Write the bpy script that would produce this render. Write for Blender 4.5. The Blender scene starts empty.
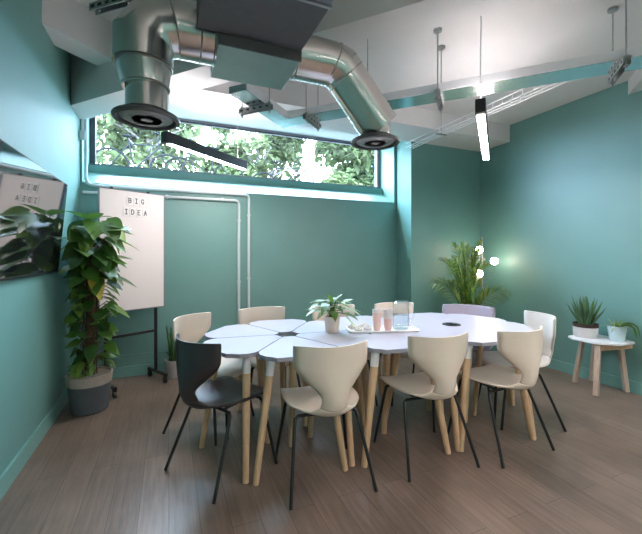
import bpy, bmesh, math, random
from mathutils import Vector, Matrix
random.seed(7)
C = bpy.context.scene.collection
R = math.radians
V = Vector

# ------------------------------------------------------------------ materials
def nodes(name):
    m = bpy.data.materials.new(name); m.use_nodes = True
    nt = m.node_tree
    return m, nt, nt.nodes['Principled BSDF']

def mat(name, col, rough=0.5, metal=0.0, noise=0.0, scale=8.0, bump=0.0, spec=None, aniso=None, coat=0.0, sub=None):
    m, nt, b = nodes(name)
    b.inputs['Base Color'].default_value = (*col, 1)
    b.inputs['Roughness'].default_value = rough
    b.inputs['Metallic'].default_value = metal
    if spec is not None: b.inputs['Specular IOR Level'].default_value = spec
    if coat: b.inputs['Coat Weight'].default_value = coat
    if sub: b.inputs['Transmission Weight'].default_value = sub
    if noise or bump:
        tc = nt.nodes.new('ShaderNodeTexCoord')
        n = nt.nodes.new('ShaderNodeTexNoise'); n.inputs['Scale'].default_value = scale
        n.inputs['Detail'].default_value = 5
        if aniso:
            mp = nt.nodes.new('ShaderNodeMapping'); mp.inputs['Scale'].default_value = aniso
            nt.links.new(tc.outputs['Object'], mp.inputs['Vector']); nt.links.new(mp.outputs['Vector'], n.inputs['Vector'])
        else:
            nt.links.new(tc.outputs['Object'], n.inputs['Vector'])
        if noise:
            r = nt.nodes.new('ShaderNodeValToRGB')
            r.color_ramp.elements[0].position = 0.3; r.color_ramp.elements[1].position = 0.7
            r.color_ramp.elements[0].color = (*[max(0, c * (1 - noise)) for c in col], 1)
            r.color_ramp.elements[1].color = (*[min(1, c * (1 + noise)) for c in col], 1)
            nt.links.new(n.outputs['Fac'], r.inputs['Fac']); nt.links.new(r.outputs['Color'], b.inputs['Base Color'])
        if bump:
            bp = nt.nodes.new('ShaderNodeBump'); bp.inputs['Strength'].default_value = bump
            bp.inputs['Distance'].default_value = 0.01
            nt.links.new(n.outputs['Fac'], bp.inputs['Height']); nt.links.new(bp.outputs['Normal'], b.inputs['Normal'])
    return m

def emit(name, col, s):
    m, nt, b = nodes(name)
    b.inputs['Base Color'].default_value = (*col, 1)
    b.inputs['Emission Color'].default_value = (*col, 1)
    b.inputs['Emission Strength'].default_value = s
    return m

def leafmat(name, col, tr=0.35, rough=0.4):
    m, nt, b = nodes(name)
    b.inputs['Roughness'].default_value = rough
    if rough > .8: b.inputs['Specular IOR Level'].default_value = .05
    tc = nt.nodes.new('ShaderNodeTexCoord'); n = nt.nodes.new('ShaderNodeTexNoise'); n.inputs['Scale'].default_value = 6
    r = nt.nodes.new('ShaderNodeValToRGB')
    r.color_ramp.elements[0].position = .3; r.color_ramp.elements[1].position = .7
    r.color_ramp.elements[0].color = (*[c * .75 for c in col], 1); r.color_ramp.elements[1].color = (*[min(1, c * 1.25) for c in col], 1)
    nt.links.new(tc.outputs['Object'], n.inputs['Vector']); nt.links.new(n.outputs['Fac'], r.inputs['Fac'])
    nt.links.new(r.outputs['Color'], b.inputs['Base Color'])
    t = nt.nodes.new('ShaderNodeBsdfTranslucent'); nt.links.new(r.outputs['Color'], t.inputs['Color'])
    mx = nt.nodes.new('ShaderNodeMixShader'); mx.inputs[0].default_value = tr
    out = nt.nodes['Material Output']
    nt.links.new(b.outputs[0], mx.inputs[1]); nt.links.new(t.outputs[0], mx.inputs[2]); nt.links.new(mx.outputs[0], out.inputs['Surface'])
    return m

def glassmat(name, tint=(1, 1, 1), rough=0.0):
    m = bpy.data.materials.new(name); m.use_nodes = True; nt = m.node_tree
    nt.nodes.remove(nt.nodes['Principled BSDF'])
    t = nt.nodes.new('ShaderNodeBsdfTransparent'); t.inputs['Color'].default_value = (*tint, 1)
    g = nt.nodes.new('ShaderNodeBsdfGlossy'); g.inputs['Roughness'].default_value = rough
    lw = nt.nodes.new('ShaderNodeLayerWeight'); lw.inputs['Blend'].default_value = .5
    f = nt.nodes.new('ShaderNodeMapRange'); f.inputs[1].default_value = .35; f.inputs[2].default_value = 1.0; f.inputs[3].default_value = .04; f.inputs[4].default_value = .45
    nt.links.new(lw.outputs['Facing'], f.inputs[0])
    mx = nt.nodes.new('ShaderNodeMixShader')
    nt.links.new(f.outputs[0], mx.inputs[0]); nt.links.new(t.outputs[0], mx.inputs[1]); nt.links.new(g.outputs[0], mx.inputs[2])
    nt.links.new(mx.outputs[0], nt.nodes['Material Output'].inputs['Surface'])
    return m

def floormat():
    m, nt, b = nodes('floor_boards')
    N = nt.nodes.new; L = nt.links.new
    tc = N('ShaderNodeTexCoord'); mp = N('ShaderNodeMapping'); mp.inputs['Rotation'].default_value = (0, 0, R(90))
    L(tc.outputs['Object'], mp.inputs['Vector'])
    br = N('ShaderNodeTexBrick'); br.inputs['Scale'].default_value = 1
    br.inputs['Brick Width'].default_value = 1.25; br.inputs['Row Height'].default_value = 0.137
    br.inputs['Mortar Size'].default_value = 0.0013; br.inputs['Mortar Smooth'].default_value = .1
    br.offset = 0.37; br.offset_frequency = 2
    br.inputs['Color1'].default_value = FL1; br.inputs['Color2'].default_value = FL2
    br.inputs['Mortar'].default_value = (.066, .049, .040, 1)
    L(mp.outputs['Vector'], br.inputs['Vector'])
    m2 = N('ShaderNodeMapping'); m2.inputs['Scale'].default_value = (22, 1.6, 1); L(tc.outputs['Object'], m2.inputs['Vector'])
    n = N('ShaderNodeTexNoise'); n.inputs['Scale'].default_value = 2.2; n.inputs['Detail'].default_value = 8
    L(m2.outputs['Vector'], n.inputs['Vector'])
    n2 = N('ShaderNodeTexNoise'); n2.inputs['Scale'].default_value = 2.6; n2.inputs['Detail'].default_value = 3; L(tc.outputs['Object'], n2.inputs['Vector'])
    ad = N('ShaderNodeMath'); ad.operation = 'ADD'; L(n.outputs['Fac'], ad.inputs[0]); L(n2.outputs['Fac'], ad.inputs[1])
    mr = N('ShaderNodeMapRange'); mr.inputs[1].default_value = .6; mr.inputs[2].default_value = 1.4
    mr.inputs[3].default_value = .62; mr.inputs[4].default_value = 1.38; L(ad.outputs[0], mr.inputs[0])
    mx = N('ShaderNodeMix'); mx.data_type = 'RGBA'; mx.blend_type = 'MULTIPLY'; mx.inputs[0].default_value = 1
    L(br.outputs['Color'], mx.inputs[6]); L(mr.outputs[0], mx.inputs[7]); L(mx.outputs[2], b.inputs['Base Color'])
    r2 = N('ShaderNodeMapRange'); r2.inputs[3].default_value = .26; r2.inputs[4].default_value = .42; L(n.outputs['Fac'], r2.inputs[0])
    L(r2.outputs[0], b.inputs['Roughness'])
    bp = N('ShaderNodeBump'); bp.inputs['Strength'].default_value = .25; bp.inputs['Distance'].default_value = .004
    iv = N('ShaderNodeMath'); iv.operation = 'MULTIPLY_ADD'; iv.inputs[1].default_value = -1; L(br.outputs['Fac'], iv.inputs[0]); L(n.outputs['Fac'], iv.inputs[2])
    L(iv.outputs[0], bp.inputs['Height']); L(bp.outputs['Normal'], b.inputs['Normal'])
    return m
FL1 = (.205, .150, .118, 1); FL2 = (.165, .120, .094, 1)

TEAL = (.135, .305, .275)
M = dict(
    teal=mat('teal_wall_paint', TEAL, .48, noise=.03, scale=3, bump=.012, spec=1.0),
    base=mat('teal_baseboard_paint', (.17, .365, .33), .35, noise=.02),
    white=mat('white_ceiling_paint', (.72, .70, .69), .7, noise=.02, scale=4, bump=.02),
    floor=floormat(),
    frame=mat('dark_window_frame', (.05, .055, .065), .4, noise=.1),
    pframe=mat('violet_grey_frame', (.20, .19, .22), .45, noise=.05),
    glass=glassmat('window_glass'),
    jug=glassmat('jug_glass', (.96, .98, .985)),
    water=glassmat('water', (.95, .98, .985)),
    galv=mat('galvanised_sheet', (.62, .61, .60), .24, 1.0, noise=.06, scale=14),
    spiral=mat('spiral_duct_sheet', (.66, .63, .60), .22, 1.0, noise=.06, scale=9),
    seam=mat('duct_seam', (.36, .34, .33), .35, 1.0, noise=.05),
    tray=mat('polished_tray_steel', (.70, .74, .78), .18, 1.0, noise=.03, scale=20),
    acdark=mat('charcoal_casing', (.12, .112, .12), .55, noise=.06, scale=20),
    acgrey=mat('blue_grey_casing', (.30, .32, .38), .5, noise=.03),
    acmint=mat('galvanised_plenum', (.45, .47, .46), .34, 1.0, noise=.05, scale=10),
    diffr=mat('louvre_grey', (.42, .40, .39), .4, .2, noise=.04),
    diff=mat('diffuser_grey', (.13, .12, .12), .4, .3, noise=.05),
    diffd=mat('diffuser_dark', (.05, .05, .05), .5, noise=.05),
    steel=mat('strut_steel', (.42, .42, .42), .4, 1.0, noise=.08, scale=30),
    slot=mat('strut_slot', (.03, .03, .03), .7, noise=.1),
    wire=mat('white_wire', (.75, .75, .75), .4, noise=.03),
    black=mat('black_metal', (.012, .012, .013), .38, noise=.1, scale=30),
    cream=mat('cream_plastic', (.76, .66, .55), .42, noise=.015, scale=6),
    cream2=mat('off_white_plastic', (.64, .60, .54), .42, noise=.015, scale=6),
    char=mat('charcoal_plastic', (.034, .028, .029), .34, noise=.05),
    lav=mat('lavender_felt', (.40, .37, .46), .9, noise=.08, scale=90, bump=.2),
    top=mat('lavender_white_laminate', (.46, .45, .52), .30, noise=.01, scale=5),
    edge=mat('grey_table_edge', (.30, .30, .34), .5, noise=.04),
    oak=mat('pale_oak', (.62, .42, .25), .45, noise=.14, scale=6, aniso=(14, 14, 1), bump=.05),
    greyoak=mat('grey_oak', (.47, .36, .28), .55, noise=.18, scale=6, aniso=(14, 14, 1.2), bump=.08),
    wht=mat('white_enamel', (.80, .80, .82), .35, noise=.01),
    board=mat('whiteboard_enamel', (.80, .73, .71), .30, noise=.008, scale=2),
    tile=mat('white_magnet_tile', (.84, .80, .78), .5, noise=.01),
    ink=mat('black_ink', (.02, .02, .02), .6, noise=.05),
    screen=mat('glossy_screen', (.012, .012, .014), .06, noise=.02, spec=.9, coat=1.0),
    conduit=mat('white_conduit', (.66, .72, .72), .4, noise=.02),
    potg=mat('grey_glaze', (.10, .115, .13), .5, noise=.06, scale=12),
    potr=mat('cream_glaze', (.47, .39, .34), .55, noise=.08, scale=20),
    potw=mat('white_glaze', (.66, .63, .62), .5, noise=.06, scale=20),
    potp=mat('pinkish_glaze', (.74, .60, .52), .5, noise=.04, scale=15),
    potb=mat('pale_blue_glaze', (.52, .66, .70), .25, noise=.12, scale=7),
    soil=mat('soil', (.05, .032, .022), .95, noise=.4, scale=60, bump=.6),
    moss=mat('moss_pole', (.12, .075, .045), .95, noise=.4, scale=60, bump=.8),
    pink=mat('pink_tumbler', (.86, .58, .52), .4, noise=.03),
    pinkw=mat('pinkish_white_tumbler', (.84, .74, .70), .4, noise=.03),
    paper=mat('white_paper', (.80, .77, .76), .8, noise=.03, scale=30, bump=.1),
    globe=emit('warm_globe', (1.0, .84, .66), 26),
    tube=emit('linear_diffuser', (1.0, .90, .90), 150), tubeup=emit('upper_diffuser', (1.0, .90, .91), 58),
    l1=leafmat('leaf_deep', (.035, .10, .02), .3, .33), l2=leafmat('leaf_mid', (.08, .19, .03), .3, .34),
    l3=leafmat('leaf_light', (.18, .31, .055), .35, .35), ly=leafmat('leaf_yellow', (.50, .42, .06), .3, .4),
    lp=leafmat('leaf_pale', (.40, .52, .30), .3, .4), lb=leafmat('leaf_blue_green', (.10, .20, .10), .2, .35),
    palm=leafmat('palm_frond', (.14, .26, .05), .35, .4), palm2=leafmat('palm_frond_light', (.36, .42, .11), .4, .4),
    t1=leafmat('tree_leaf', (.085, .11, .048), .75, .9), t2=leafmat('tree_leaf_light', (.13, .15, .072), .75, .9),
    bark=mat('bark', (.10, .085, .075), .9, noise=.3, scale=15, bump=.5),
    pave=mat('pale_paving', (.16, .155, .15), .8, noise=.1, scale=5, bump=.1),
    bikeg=mat('grey_bike_paint', (.012, .013, .015), .9, noise=.05, spec=.05), tyre=mat('tyre_rubber', (.01, .01, .011), .95, noise=.1, spec=.03),
    rail=mat('pale_post_paint', (.45, .48, .50), .5, noise=.05),
)

# ------------------------------------------------------------------ mesh builder
class MB:
    def __init__(s): s.v = []; s.f = []; s.m = []
    def add(s, vs, fs, mi=0, mx=None):
        o = len(s.v)
        s.v += [tuple((mx @ V(p)) if mx else p) for p in vs]
        s.f += [tuple(i + o for i in f) for f in fs]; s.m += [mi] * len(fs)
        return s
    def box(s, c, d, rz=0, mi=0, mx=None):
        x, y, z = d[0] / 2, d[1] / 2, d[2] / 2
        vs = [(-x, -y, -z), (x, -y, -z), (x, y, -z), (-x, y, -z), (-x, -y, z), (x, -y, z), (x, y, z), (-x, y, z)]
        fs = [(3, 2, 1, 0), (4, 5, 6, 7), (0, 1, 5, 4), (1, 2, 6, 5), (2, 3, 7, 6), (3, 0, 4, 7)]
        t = Matrix.Translation(V(c)) @ Matrix.Rotation(rz, 4, 'Z')
        return s.add(vs, fs, mi, (mx @ t) if mx else t)
    def bar(s, p0, p1, w, h, up=(0, 0, 1), mi=0):
        p0, p1 = V(p0), V(p1); d = (p1 - p0); l = d.length; d.normalize()
        x = d.cross(V(up)); x.normalize(); z = x.cross(d)
        t = Matrix((( x.x, d.x, z.x, 0), (x.y, d.y, z.y, 0), (x.z, d.z, z.z, 0), (0, 0, 0, 1)))
        t = Matrix.Translation((p0 + p1) / 2) @ t
        return s.box((0, 0, 0), (w, l, h), 0, mi, t)
    def tube(s, pts, rad, n=10, mi=0, cap=True):
        pts = [V(p) for p in pts]; rr = rad if isinstance(rad, (list, tuple)) else [rad] * len(pts)
        vs, fs = [], []; prev = None
        for i, p in enumerate(pts):
            if i == 0: d = pts[1] - p
            elif i == len(pts) - 1: d = p - pts[i - 1]
            else: d = (pts[i + 1] - p).normalized() + (p - pts[i - 1]).normalized()
            if d.length < 1e-9: d = V((0, 0, 1))
            d.normalize()
            if prev is None:
                a = d.cross(V((0, 0, 1)))
                if a.length < .05: a = d.cross(V((1, 0, 0)))
            else: a = prev - d * prev.dot(d)
            a.normalize(); b = d.cross(a); prev = a
            k = 1.0
            if 0 < i < len(pts) - 1:
                c = max(.3, d.dot((p - pts[i - 1]).normalized())); k = 1 / c
            for j in range(n):
                t = 2 * math.pi * j / n
                vs.append(tuple(p + (a * math.cos(t) + b * math.sin(t)) * rr[i] * (k if k < 1.25 else 1.25)))
        for i in range(len(pts) - 1):
            for j in range(n):
                fs.append((i * n + j, i * n + (j + 1) % n, (i + 1) * n + (j + 1) % n, (i + 1) * n + j))
        if cap:
            fs.append(tuple(range(n))[::-1]); fs.append(tuple(range((len(pts) - 1) * n, len(pts) * n)))
        return s.add(vs, fs, mi)
    def lathe(s, prof, c=(0, 0, 0), n=28, mi=0, mx=None):
        vs, fs = [], []
        for r, z in prof:
            for j in range(n):
                t = 2 * math.pi * j / n
                vs.append((c[0] + r * math.cos(t), c[1] + r * math.sin(t), c[2] + z))
        for i in range(len(prof) - 1):
            for j in range(n):
                fs.append((i * n + j, i * n + (j + 1) % n, (i + 1) * n + (j + 1) % n, (i + 1) * n + j))
        if prof[0][0] > 1e-5: fs.append(tuple(range(n))[::-1])
        if prof[-1][0] > 1e-5: fs.append(tuple(range((len(prof) - 1) * n, len(prof) * n)))
        return s.add(vs, fs, mi, mx)
    def ball(s, c, r, n=12, mi=0, sq=(1, 1, 1)):
        prof = [(max(1e-6, math.sin(math.pi * i / n)), -math.cos(math.pi * i / n)) for i in range(n + 1)]
        vs, fs = [], []; k = n * 2
        for a, z in prof:
            for j in range(k):
                t = 2 * math.pi * j / k
                vs.append((c[0] + r * sq[0] * a * math.cos(t), c[1] + r * sq[1] * a * math.sin(t), c[2] + r * sq[2] * z))
        for i in range(n):
            for j in range(k):
                fs.append((i * k + j, i * k + (j + 1) % k, (i + 1) * k + (j + 1) % k, (i + 1) * k + j))
        return s.add(vs, fs, mi)
    def prism(s, pts, z0, z1, mi=0, ms=None):
        n = len(pts)
        vs = [(p[0], p[1], z0) for p in pts] + [(p[0], p[1], z1) for p in pts]
        s.add(vs, [tuple(range(n))[::-1], tuple(range(n, 2 * n))], mi)
        return s.add(vs, [(i, (i + 1) % n, n + (i + 1) % n, n + i) for i in range(n)], mi if ms is None else ms)
    def torus(s, c, R0, r, ax=(0, 1, 0), n=28, k=6, mi=0):
        ax = V(ax).normalized(); a = ax.cross(V((0, 0, 1)));
        if a.length < .05: a = V((1, 0, 0))
        a.normalize(); b = ax.cross(a); c = V(c); vs, fs = [], []
        for i in range(n):
            t = 2 * math.pi * i / n; d = a * math.cos(t) + b * math.sin(t)
            for j in range(k):
                u = 2 * math.pi * j / k
                vs.append(tuple(c + d * (R0 + r * math.cos(u)) + ax * r * math.sin(u)))
        for i in range(n):
            for j in range(k):
                fs.append((i * k + j, i * k + (j + 1) % k, ((i + 1) % n) * k + (j + 1) % k, ((i + 1) % n) * k + j))
        return s.add(vs, fs, mi)
    def leaf(s, base, d, L, W, droop=.3, mi=0, heart=.0, fold=.15, up=(0, 0, 1), n=5):
        d = V(d).normalized(); u = V(up); x = d.cross(u)
        if x.length < .05: x = d.cross(V((1, 0, 0)))
        x.normalize(); nrm = x.cross(d); base = V(base); vs = []
        for i in range(n + 1):
            t = i / n
            w = W / 2 * (math.sin(math.pi * min(1, (t * (1 - heart) + heart) ** .8)) if heart else math.sin(math.pi * t ** .75))
            if i == n: w = 0.0004
            if i == 0: w = max(w * .5, W * .03)
            p = base + d * L * t - V((0, 0, 1)) * droop * L * t * t
            for k in (-1, 0, 1):
                back = -.10 * L if (heart and i == 0 and k) else 0
                vs.append(tuple(p + x * w * k + nrm * (abs(k) * fold * w) + d * back))
        fs = []
        for i in range(n):
            a = i * 3
            fs += [(a, a + 1, a + 4, a + 3), (a + 1, a + 2, a + 5, a + 4)]
        return s.add(vs, fs, mi)
    def build(s, name, m, parent=None, smooth=True, bevel=0, ang=38, solid=0, sub=0):
        me = bpy.data.meshes.new(name)
        me.from_pydata(s.v, [], s.f)
        for k in (m if isinstance(m, (list, tuple)) else [m]): me.materials.append(k)
        me.polygons.foreach_set('material_index', s.m)
        bm = bmesh.new(); bm.from_mesh(me)
        bmesh.ops.remove_doubles(bm, verts=bm.verts, dist=1e-6)
        bmesh.ops.recalc_face_normals(bm, faces=bm.faces)
        if smooth:
            for f in bm.faces: f.smooth = True
            for e in bm.edges:
                if len(e.link_faces) == 2 and e.calc_face_angle(0) > R(ang): e.smooth = False
        bm.to_mesh(me); bm.free()
        o = bpy.data.objects.new(name, me); C.objects.link(o)
        if parent: o.parent = parent
        if solid:
            md = o.modifiers.new('Solidify', 'SOLIDIFY'); md.thickness = solid; md.offset = 0
        if sub:
            md = o.modifiers.new('Subsurf', 'SUBSURF'); md.levels = sub; md.render_levels = sub
        if bevel:
            md = o.modifiers.new('Bevel', 'BEVEL'); md.width = bevel; md.segments = 2; md.limit_method = 'ANGLE'; md.angle_limit = R(50)
        return o

def tag(o, label, cat, group=None):
    o['label'] = label; o['category'] = cat
    if group: o['group'] = group
    return o
def thing(name, label, cat, loc=(0, 0, 0), rz=0, group=None):
    o = bpy.data.objects.new(name, None); C.objects.link(o)
    o.empty_display_size = .05
    o.location = loc; o.rotation_euler = (0, 0, rz)
    return tag(o, label, cat, group)
def struct(o, label=None):
    o['kind'] = 'structure'
    if label: o['label'] = label
    return o
def dup(root, loc, rz, label, group=None):
    r = root.copy(); C.objects.link(r); r.location = loc; r.rotation_euler = (0, 0, rz); r['label'] = label
    if group: r['group'] = group
    def rec(a, b):
        for ch in a.children:
            c = ch.copy(); C.objects.link(c); c.parent = b; rec(ch, c)
    rec(root, r)
    return r

# ------------------------------------------------------------------ camera
XL, XR, YB, YR, YF = -.82, 3.95, 4.25, 3.72, -2.3
CAMH = 1.28; YAW = R(22.9)
cd = bpy.data.cameras.new('camera'); cam = bpy.data.objects.new('camera', cd); C.objects.link(cam)
cam.location = (0, 0, CAMH); cam.rotation_euler = (R(90), 0, -YAW)
cd.sensor_width = 36; cd.lens = 36 * 360 / 642; cd.shift_y = -13 / 642; cd.clip_start = .05
bpy.context.scene.camera = cam

# ------------------------------------------------------------------ room shell
HC, HN, HT = 2.90, 3.20, 3.35
D1 = V((-.663, .749, 0)); D2 = V((.749, .663, 0))
A0 = V((XL, 3.895, 0))                       # near edge of the big diagonal beam at the left wall
AW = .268
def aline(X, off=0):                          # Y of the beam's near (off=0) or far (off=AW) edge at X
    p = A0 + D2 * off; s = (X - p.x) / D1.x
    return p.y + D1.y * s
struct(MB().box(((XL + XR) / 2, (YF + 4.7) / 2, -.05), (XR - XL + .4, 4.7 - YF + .2, .1)).build('floor', M['floor']), 'grey-brown wooden plank floor')
struct(MB().box((XL - .1, (YF + 4.7) / 2, HT / 2), (.2, 4.7 - YF, HT)).build('wall_left', M['teal']), 'teal wall on the left behind the screen')
struct(MB().box((XR + .1, (YF + 4.7) / 2, HT / 2), (.2, 4.7 - YF, HT)).build('wall_right', M['teal']), 'teal wall on the right behind the stool')
struct(MB().box(((XL + XR) / 2, YF - .1, HT / 2), (XR - XL + .4, .2, HT)).build('wall_front', M['teal']), 'teal wall behind the camera')
# back wall with its splayed window recess
WX0, WX1, WY, HS0, HS1, HS2, HH = -.80, 2.906, 4.64, 2.0, 2.166, 2.245, 2.93
b = MB()
prof = [(YB, 0), (YB, HS0), (YB + .30, HS1), (YB + .30, HS2), (WY + .12, HS2), (WY + .12, 0)]
n = len(prof)
vs = [(XL, y, z) for y, z in prof] + [(WX1, y, z) for y, z in prof]
b.add(vs, [tuple(range(n)), tuple(range(n, 2 * n))[::-1]] + [(i, (i + 1) % n, n + (i + 1) % n, n + i) for i in range(n)])
b.box(((XL + WX0) / 2, (YB + WY + .12) / 2, (HS0 + HT) / 2), (WX0 - XL, WY + .12 - YB, HT - HS0))
b.box(((XL + WX1) / 2, (YB + WY + .12) / 2, (HH + HT) / 2), (WX1 - XL, WY + .12 - YB, HT - HH))
b.prism([(WX1, YB), (2.95, YB), (2.80, YR), (XR, YR), (XR, WY + .12), (WX1, WY + .12)], 0, HT)
struct(b.build('wall_back', M['teal'], smooth=False), 'teal back wall with the long high window')
# ceilings: a lower one beyond the beam, a higher one on the near side
b = MB()
b.prism([(XL, aline(XL, .13)), (XR, aline(XR, .13)), (XR, YB + .4), (XL, YB + .4)], HC, HT + .05)
b.prism([(XL, YF), (XR, YF), (XR, aline(XR, .13)), (XL, aline(XL, .13))], HN, HT + .05)
struct(b.build('ceiling', M['white'], smooth=False), 'white painted ceiling')
def beam(p0, d, L, w, z0, z1, label):
    q = V((d.y, -d.x, 0)) if d is D1 else V((-d.y, d.x, 0))
    pts = [p0, p0 + d * L, p0 + d * L + q * w, p0 + q * w]
    return struct(MB().prism([(p.x, p.y) for p in pts], z0, z1).build('ceiling_beam', M['white'], smooth=False), label)
pa = A0 + D1 * .3
MBA = MB().prism([(p.x, p.y) for p in (pa, pa - D1 * 8.6, pa - D1 * 8.6 + D2 * AW, pa + D2 * AW)], 2.63, HT)
struct(MBA.build('ceiling_beam', M['white'], smooth=False), 'deep white diagonal beam crossing the ceiling behind the ducts')
e0 = V((XL, 3.09, 0)); e1 = V((XL, 3.385, 0))
def hitA(p):
    # along D2 from p to the near face of the big beam
    t = ((A0 - p).dot(D2)) / D2.dot(D2)
    return p + D2 * (t + .02)
q0, q1 = hitA(e0), hitA(e1)
struct(MB().prism([(e0.x - .05, e0.y - .05), (q0.x, q0.y), (q1.x, q1.y), (e1.x - .05, e1.y - .05)], 2.90, HT).build('ceiling_beam', M['white'], smooth=False), 'white beam running out of the left wall above the screen')
struct(MB().prism([(-.2, 3.247), (XR, 3.247), (XR, 3.74), (-.55, 3.74)], 2.69, HC + .02).build('ceiling_beam', M['white'], smooth=False), 'white boxed beam along the back wall above the palm')
struct(MB().prism([(-.6, 3.74), (2.9, 3.74), (2.9, 4.27), (XL, 4.27), (XL, 4.2)], 2.80, HC + .02).build('trim_1', M['white'], smooth=False), 'white soffit over the window recess')
g = V((XR, 1.981, 0)); gl = 1.75
g2 = g - D2 * gl
struct(MB().prism([(g.x, g.y), (g2.x, g2.y), (g2.x - D1.x * .3, g2.y - D1.y * .3), (g.x, g.y - .42)], 2.765, HC + .02).build('ceiling_beam', M['white'], smooth=False), 'short white diagonal beam meeting the right wall at the top right corner')
# baseboards
BH, BT = .11, .016
struct(MB().box((XL + BT / 2, (YF + YB) / 2, BH / 2), (BT, YB - YF, BH)).build('baseboard_left', M['base'], bevel=.003))
struct(MB().box((XR - BT / 2, (YF + YR) / 2, BH / 2), (BT, YR - YF, BH)).build('baseboard_right', M['base'], bevel=.003))
b = MB().box(((XL + 2.95) / 2 + .005, YB - BT / 2, BH / 2), (2.95 - XL - .04, BT, BH)).box(((XL + 2.95) / 2 + .005, YB - .004, .225), (2.95 - XL - .04, .008, .012))
b.box(((2.80 + XR) / 2, YR - BT / 2, BH / 2), (XR - 2.80 - .04, BT, BH))
struct(b.build('baseboard_back', M['base'], bevel=.003))

# window
w = struct(MB().box((0, 0, 0), (.001, .001, .001)).build('window_1', M['pframe']), 'long high window looking out at bicycles and trees')
fr = MB(); FW = .055; d = .07
x0, x1, z0, z1 = WX0, WX1, HS2, HH
fr.box(((x0 + x1) / 2, WY, z1 - FW / 2), (x1 - x0, d, FW)).box(((x0 + x1) / 2, WY, z0 + .015), (x1 - x0, d, .03))
fr.box((x1 - FW / 2, WY, (z0 + z1) / 2), (FW, d, z1 - z0))
me_old = w.data
w2 = fr.build('tmp', M['pframe'], bevel=.004)
w.data = w2.data; w.modifiers.new('Bevel', 'BEVEL').width = .004
bpy.data.objects.remove(w2)
MB().box((x0 + FW / 2, WY, (z0 + z1) / 2), (FW, d, z1 - z0)).box(((x0 + x1) / 2, WY - .02, z1 - FW - .012), (x1 - x0 - .1, .035, .022)).build('window_sash', M['frame'], w, bevel=.003)
MB().box(((x0 + x1) / 2, WY + .01, (z0 + z1) / 2), (x1 - x0 - .06, .008, z1 - z0 - .05)).build('window_pane', M['glass'], w, smooth=False)

# ------------------------------------------------------------------ world and daylight
wd = bpy.data.worlds.new('world'); bpy.context.scene.world = wd; wd.use_nodes = True
nt = wd.node_tree; bg = nt.nodes['Background']
bg.inputs['Color'].default_value = (.54, .77, 1.0, 1); bg.inputs['Strength'].default_value = 52
pl = bpy.data.lights.new('window_portal', 'AREA'); pl.shape = 'RECTANGLE'; pl.size = WX1 - WX0; pl.size_y = HH - HS2
pl.cycles.is_portal = True
po = bpy.data.objects.new('window_portal', pl); C.objects.link(po); po.location = ((WX0 + WX1) / 2, WY + .12, (HS2 + HH) / 2); po.rotation_euler = (R(-90), 0, 0)
sn = bpy.data.lights.new('sun', 'SUN'); sn.energy = 6; sn.angle = R(2); sn.color = (1, .93, .8)
so = bpy.data.objects.new('sun', sn); C.objects.link(so); so.rotation_euler = (R(35), R(0), R(-150)); so.location = (2, 12, 9)

# ------------------------------------------------------------------ ventilation
ac = thing('air_conditioner', 'charcoal ceiling air handling unit with grey plenum between the two ducts', 'air conditioner', (0, 0, 0))
MB().box((.3825, 1.61, 2.505), (.525, .38, .31)).build('casing', M['acdark'], ac, bevel=.004)
MB().box((.3825, 1.12, 2.51), (.53, .60, .31)).build('fan_section', M['acgrey'], ac, bevel=.004)
MB().box((.3825, 1.425, 2.505), (.54, .012, .32)).build('flange', M['steel'], ac)
MB().box((.4325, 1.98, 2.43), (.425, .357, .266)).build('plenum', M['acmint'], ac, bevel=.003)
MB().box((.4325, 1.797, 2.43), (.427, .008, .268)).build('collar', M['acdark'], ac)
for x in (.16, .6):
    for y in (1.0, 1.7): MB().tube([(x, y, 2.66), (x, y, HN)], .005, 6).build('hanging_rod', M['steel'], ac)

def ringset(mb, pts, rad, frac, r=.004):
    for f in frac:
        i = min(int(f * (len(pts) - 1)), len(pts) - 2); t = f * (len(pts) - 1) - i
        p = V(pts[i]).lerp(V(pts[i + 1]), t); ax = V(pts[i + 1]) - V(pts[i])
        mb.torus(p, rad, r, ax, 36, 6)
def diffuser(c, parent):
    # profile spun round a vertical axis: dished rim, louvre rings
    o = MB().lathe([(.098, .050), (.100, .042), (.115, .03), (.150, .022), (.155, .014), (.152, .004), (.140, 0), (.134, .003), (.132, .018), (.094, .03)], c, 40).build('diffuser', M['diff'], parent)
    k = MB()
    for r0 in (.112, .083, .055): MB().lathe([(r0 - .014, .004), (r0 + .006, .014), (r0 + .008, .016), (r0 + .006, .02), (r0 - .016, .008)], c, 36).build('louvre_ring', M['diffr'], o)
    k.lathe([(1e-5, .002), (.026, .004), (.030, .010), (1e-5, .02)], c, 24).build('centre_disc', M['diffr'], o)
    MB().lathe([(1e-5, .028), (.130, .028), (.128, .034), (1e-5, .034)], c, 36).build('backing', M['diffd'], o)
YD = 1.97; HD = 2.42; RD = .136
lt = thing('ventilation_duct', 'silver spiral duct on the left bending straight down to a round diffuser', 'duct', (0, 0, 0))
MB().tube([(.225, YD, HD), (.02, YD, HD)], RD, 36).build('duct_pipe', M['spiral'], lt)
el = [(.02, YD, HD), (-.06, YD, HD - .02), (-.112, YD, HD - .095), (-.114, YD, HD - .215)]
MB().tube(el, RD * 1.01, 36).build('elbow', M['spiral'], lt, ang=18)
MB().tube([(-.113, YD, HD - .205), (-.107, YD, HD - .29), (-.104, YD, HD - .325)], [.126, .114, .106], 36).build('down_pipe', M['spiral'], lt)
MB().tube([(-.10, YD, HD - .31), (-.10, YD, 1.97)], .096, 32).build('stub_pipe', M['spiral'], lt)
for i in (0, 1):
    k = MB(); ringset(k, el[i:i + 2], RD * 1.01, [0], .0035); k.build('seam_ring', M['seam'], lt)
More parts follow.
